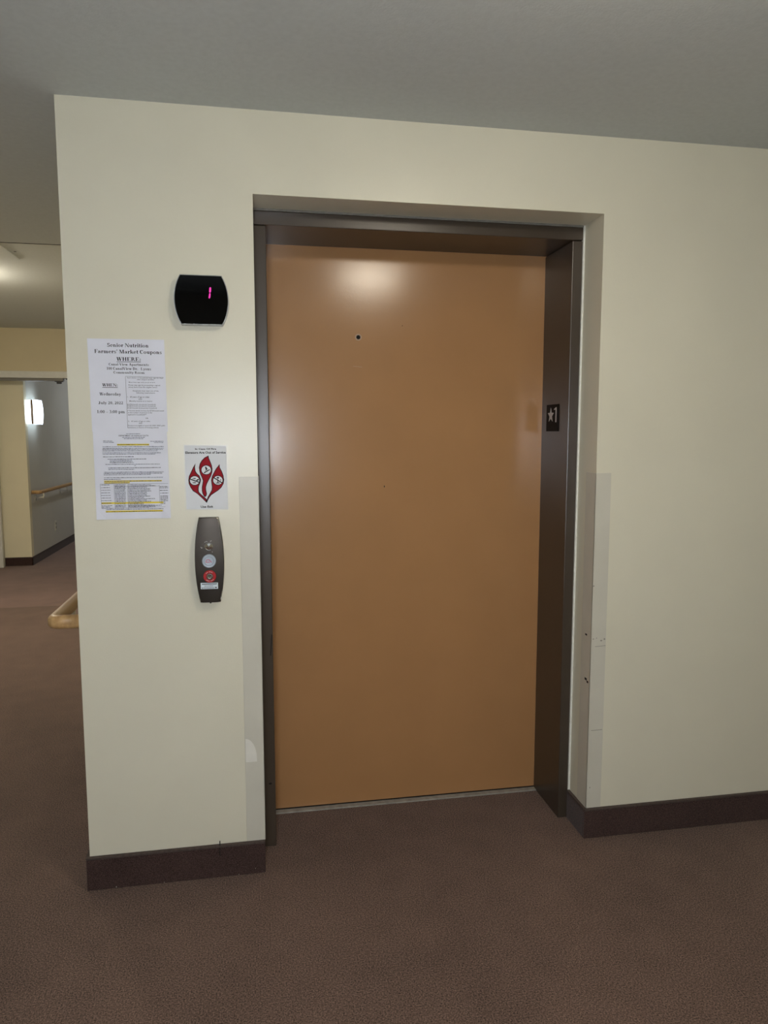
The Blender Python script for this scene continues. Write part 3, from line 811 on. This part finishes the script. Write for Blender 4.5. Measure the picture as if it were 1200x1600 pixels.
add_bar(bm, (c[0] + 0.001, c[1] + 0.001), (c[0] + 0.004, c[1] - 0.003), 0.0018, ya, yb)
add_bar(bm, (c[0] + 0.0005, c[1] + 0.001), (c[0] - 0.003, c[1] - 0.003), 0.0018, ya, yb)
add_bar(bm, (c[0] - 0.006, c[1] - 0.0085), (c[0] + 0.0105, c[1] + 0.001), 0.0028, ya, yb)
add_bar(bm, (c[0] - 0.0065, c[1] - 0.0095), (c[0] - 0.003, c[1] - 0.0065), 0.0034, ya, yb)
from_bm('stair_figure', bm, 'ink', discs[0]); bm = bmesh.new()
c = CIRC[1]                                           # lift struck out, with an arrow
add_bar(bm, (c[0] - 0.0138, c[1] + 0.005), (c[0] + 0.0138, c[1] - 0.0055), 0.0030, ya - 0.0004, yb - 0.0004)
add_prism(bm, [(c[0] + 0.004, c[1] + 0.0015), (c[0] + 0.0125, c[1] + 0.006), (c[0] + 0.0125, c[1] + 0.001), (c[0] + 0.006, c[1] - 0.001)], ya, yb)
from_bm('slash_and_arrow', bm, 'ink', discs[1]); bm = bmesh.new()
c = CIRC[2]
add_bar(bm, (c[0] - 0.0125, c[1] + 0.0085), (c[0] + 0.0125, c[1] - 0.0080), 0.0030, ya - 0.0004, yb - 0.0004)
add_bar(bm, (c[0], c[1] - 0.0075), (c[0], c[1] + 0.003), 0.0026, ya, yb)
from_bm('slash', bm, 'ink', discs[2])
bm = bmesh.new()
c = CIRC[1]
for z in (0.0065, -0.0065):
    for x in (-0.0035, 0.0, 0.0028):
        add_prism(bm, circle(c[0] - 0.001 + x, c[1] + z, 0.0014, 8, 0.0022), ya, yb)
from_bm('lift_figures', bm, 'grey_ink', discs[1])['kind'] = 'stuff'; bm = bmesh.new()
c = CIRC[2]
add_prism(bm, circle(c[0], c[1] + 0.008, 0.004, 12, 0.0028), ya, yb)
add_bar(bm, (c[0] - 0.006, c[1] - 0.0085), (c[0] + 0.006, c[1] - 0.0085), 0.0024, ya, yb)
add_prism(bm, circle(c[0] + 0.0085, c[1] + 0.001, 0.0018, 8), ya, yb)
from_bm('fire_figure', bm, 'grey_ink', discs[2])['kind'] = 'stuff'

# ================================================================== FLOOR NUMBER PLATE on the jamb
pl = thing('floor_number_plate', 'small black plate with a silver star and number 1 on the door jamb', 'sign', (DW, 0.28, 1.474))
box('plate', 'plate', DW - 0.003, DW, 0.224, 0.335, 1.474, 1.575, pl, 0.0008)
bm = bmesh.new()
def jamb_poly(pts):
    vs = [bm.verts.new((DW - 0.0036, y, z)) for y, z in pts]; vb = [bm.verts.new((DW - 0.0028, y, z)) for y, z in pts]
    bm.faces.new(vs); bm.faces.new(vb)
    for i in range(len(vs)):
        j = (i + 1) % len(vs); bm.faces.new((vs[i], vs[j], vb[j], vb[i]))
star = []
for i in range(10):
    r = (0.0295 if i % 2 == 0 else 0.0125); a = math.pi / 2 + i * math.pi / 5
    star.append((0.2925 - r * math.cos(a), 1.5345 + r * math.sin(a) * 0.98))
jamb_poly(star)
from_bm('star', bm, 'plate_mark', pl)
bm = bmesh.new()
jamb_poly([(0.2565, 1.5075), (0.2565, 1.5635), (0.2485, 1.5635), (0.2415, 1.5635)][:0] + [(0.2490, 1.508), (0.2490, 1.556), (0.2620, 1.5535), (0.2620, 1.558), (0.2460, 1.5635), (0.2400, 1.5635), (0.2400, 1.508)])
from_bm('number_one', bm, 'plate_mark', pl)
adopt(pl)

# ================================================================== HANDRAILS
def rail_profile(bm, path, h, w, bev):
    """board of height h and thickness w following path of (x, y, z-top) corners, mitred, rounded edges"""
    prof = []
    for sx, cz, a0 in ((1, -bev, 90), (1, -h + bev, 0), (-1, -h + bev, -90), (-1, -bev, 180)):
        for q in range(6):
            r = math.radians(a0 - 90 * q / 5)
            prof.append((sx * (w / 2 - bev) + bev * math.cos(r), cz + bev * math.sin(r)))
    P = [Vector(p) for p in path]
    rings = []
    for i, p in enumerate(P):
        d0 = (P[i] - P[i - 1]).normalized() if i else (P[1] - P[0]).normalized()
        d1 = (P[i + 1] - P[i]).normalized() if i < len(P) - 1 else d0
        n0, n1 = Vector((-d0.y, d0.x, 0)), Vector((-d1.y, d1.x, 0))
        m = (n0 + n1).normalized(); k = 1 / max(0.3, m.dot(n0))
        rings.append([bm.verts.new(p + m * k * o + Vector((0, 0, z))) for o, z in prof])
    for a, b in zip(rings, rings[1:]):
        n = len(a)
        for i in range(n):
            j = (i + 1) % n
            bm.faces.new((a[i], a[j], b[j], b[i]))
    bm.faces.new(rings[0]); bm.faces.new(rings[-1])

def handrail(label, wall_x, side, y0, y1, ztop, reach, h, w, brackets):
    root = thing('handrail', label, 'handrail', (wall_x, y0, ztop - 0.05))
    xo = wall_x + side * reach
    bm = bmesh.new()
    rc = 0.021
    path = [(wall_x, y0, ztop)] + [(xo - side * rc + side * rc * math.sin(a * math.pi / 12), y0 + rc - rc * math.cos(a * math.pi / 12), ztop) for a in range(7)] + [(xo, y1, ztop)]
    rail_profile(bm, path, h, w, w * 0.42)
    from_bm('rail', bm, 'wood', root, True)
    for y in brackets:
        bm = bmesh.new(); add_box(bm, min(wall_x, wall_x + side * 0.008), max(wall_x, wall_x + side * 0.008), y - 0.02, y + 0.02, ztop - h - 0.085, ztop - h - 0.02, 0.003)
        br = from_bm('bracket', bm, 'chrome', root)
        bm = bmesh.new()
        a, b = sorted((wall_x + side * 0.004, xo + side * 0.008))
        add_box(bm, a, b, y - 0.007, y + 0.007, ztop - h - 0.055, ztop - h - 0.041, 0.003)
        a, b = sorted((xo - side * 0.008, xo + side * 0.008))
        add_box(bm, a, b, y - 0.007, y + 0.007, ztop - h - 0.05, ztop - h + 0.002, 0.003)
        from_bm('bracket_arm', bm, 'chrome', br)
    adopt(root)
    return root
handrail('maple handrail with rounded end return at the corner of the elevator wall', XL, -1, 0.068, 4.6, 0.892, 0.093, 0.043, 0.040, [0.32, 1.5, 2.7, 3.9])
handrail('wooden handrail on chrome brackets below the sconce in the far corridor', XG, 1, YD + 0.33, 10.0, 0.835, 0.09, 0.04, 0.036, [YD + 0.45, YD + 1.5, YD + 2.6, YD + 3.7])

# ================================================================== OUTLET on the corridor wall
ot = thing('wall_outlet', 'ivory wall outlet below the handrail in the far corridor', 'outlet', (XG, 7.27, 0.27))
box('cover_plate', 'outlet', XG, XG + 0.006, 7.235, 7.305, 0.265, 0.385, ot, 0.002)
for z in (0.300, 0.350):
    box('socket', 'trim_grey', XG + 0.005, XG + 0.0075, 7.255, 7.285, z - 0.014, z + 0.014, ot, 0.001)
adopt(ot)

# ================================================================== SCONCES
def sconce(label, glass, loc, rot):
    """built on a wall whose face is x = 0, pointing along +x, width along y; then turned and placed"""
    root = thing('wall_sconce', label, 'wall lamp', loc)
    W_, H_ = 0.36, 0.27
    box('backplate', 'lamp_base', 0, 0.012, -W_ / 2 + 0.03, W_ / 2 - 0.03, -H_ / 2 + 0.03, H_ / 2 - 0.03, root, 0.002)
    # bowed front glass, open above and below
    bm = bmesh.new(); n, m_ = 10, 8
    def surf(off):
        V = []
        for i in range(n + 1):
            v = i / n * 2 - 1
            row_ = []
            for j in range(m_ + 1):
                u = j / m_ * 2 - 1
                half = W_ / 2 * (1 - 0.05 * v * v)
                x = 0.070 + 0.030 * (1 - u * u) + 0.012 * (1 - v * v) + off
                row_.append(bm.verts.new((x, u * half, v * H_ / 2)))
            V.append(row_)
        for i in range(n):
            for j in range(m_):
                bm.faces.new((V[i][j], V[i][j + 1], V[i + 1][j + 1], V[i + 1][j]))
        return V
    A, B = surf(0.0), surf(-0.005)
    ring = lambda r: r[0] + [q[-1] for q in r[1:]] + r[-1][-2::-1] + [q[0] for q in r[-2:0:-1]]
    ra, rb = ring(A), ring(B)
    for i in range(len(ra)):
        j = (i + 1) % len(ra); bm.faces.new((ra[i], ra[j], rb[j], rb[i]))
    from_bm('front_glass', bm, glass, root, False)
    # opaque liner behind the glass: light leaves the inside only above and below
    box('liner', 'lamp_base', 0.058, 0.062, -W_ / 2 + 0.012, W_ / 2 - 0.012, -H_ / 2 + 0.004, H_ / 2 - 0.004, root)
    box('bulb', 'bulb', 0.026, 0.040, -0.11, 0.11, -0.05, 0.05, root, 0.004)
    for s_ in (-1, 1):
        box('side_glass', glass, 0.004, 0.050, s_ * (W_ / 2 - 0.010) - 0.003, s_ * (W_ / 2 - 0.010) + 0.003, -H_ / 2 + 0.002, H_ / 2 - 0.002, root, 0.001)
        box('side_post', 'bronze', 0.049, 0.071, s_ * (W_ / 2 - 0.006) - 0.005, s_ * (W_ / 2 - 0.006) + 0.005, -H_ / 2 + 0.002, H_ / 2 - 0.002, root, 0.001)
    root.rotation_euler = (0, 0, rot)
    return root
sconce('glowing white glass wall sconce on the far corridor wall', 'sconce_glass', (XG, 6.49, 1.712), 0)
sconce('added glowing glass sconce on the lobby wall opposite the elevator, standing in for a camera flash', 'flash_fill_glass', (-0.19, -2.95, 1.41), math.pi / 2)  # frontal flash light, given the shape of an added sconce

# ================================================================== CEILING LAMPS (all hang outside the picture; side and corridor ones are added fill)
def ceiling_lamp(label, glass, x, y, z, r):
    root = thing('ceiling_lamp', label, 'ceiling lamp', (x, y, z))
    bm = bmesh.new(); n = 36
    prof = [(r * 1.12, 0.0), (r * 1.12, -0.018), (r * 1.04, -0.028), (r * 0.6, -0.028)]
    def spin(prof, close):
        rings = [[bm.verts.new((a * math.cos(2 * math.pi * k / n), a * math.sin(2 * math.pi * k / n), zz)) for k in range(n)] for a, zz in prof]
        for p_, q_ in zip(rings, rings[1:]):
            for k in range(n):
                j = (k + 1) % n; bm.faces.new((p_[k], p_[j], q_[j], q_[k]))
        if close: bm.faces.new(rings[-1])
    spin(prof, True)
    from_bm('base', bm, 'lamp_base', root)
    bm = bmesh.new()
    spin([(r, -0.026)] + [(r * math.cos(a * math.pi / 20), -0.028 - 0.42 * r * math.sin(a * math.pi / 20)) for a in range(1, 10)] + [(0.01, -0.028 - 0.42 * r)], True)
    from_bm('glass_dome', bm, glass, root, True)
    bm = bmesh.new(); spin([(0.010, -0.028 - 0.41 * r), (0.010, -0.034 - 0.42 * r), (0.006, -0.040 - 0.42 * r)], True)
    from_bm('finial', bm, 'rim', root)
    return root
ceiling_lamp('round glass dome ceiling lamp over the lobby in front of the elevator', 'lamp_glass', 0.64, -1.25, ZC, 0.17)
ceiling_lamp('added fill lamp with round glass dome on the low ceiling beside the lobby', 'side_fill', -2.3, 1.35, ZC, 0.16)
ceiling_lamp('added fill lamp with round glass dome in the corridor past the doorway', 'corridor_fill', -1.45, 8.2, 2.46, 0.16)
ceiling_lamp('round glass dome ceiling lamp in the hall beside the access panel', 'hall_glass', -2.10, 3.18, ZC2, 0.16)

# ================================================================== ACCESS PANEL in the hall ceiling
ap = thing('access_panel', 'flush white access panel in the hall ceiling', 'access panel', (-1.72, 2.54, ZC2))
box('panel', 'ceiling', -1.94, -1.505, 2.30, 2.78, ZC2 - 0.006, ZC2, ap, 0.001)
prism('screw', 'trim_grey', circle(0, 0, 0.008, 10), 0.0, 0.002, ap)
sc = ap.children[-1]
for v in sc.data.vertices:
    v.co = Vector((-1.475 + v.co.x, 2.585 + v.co.z, ZC2 - 0.003 + v.co.y))
adopt(ap)
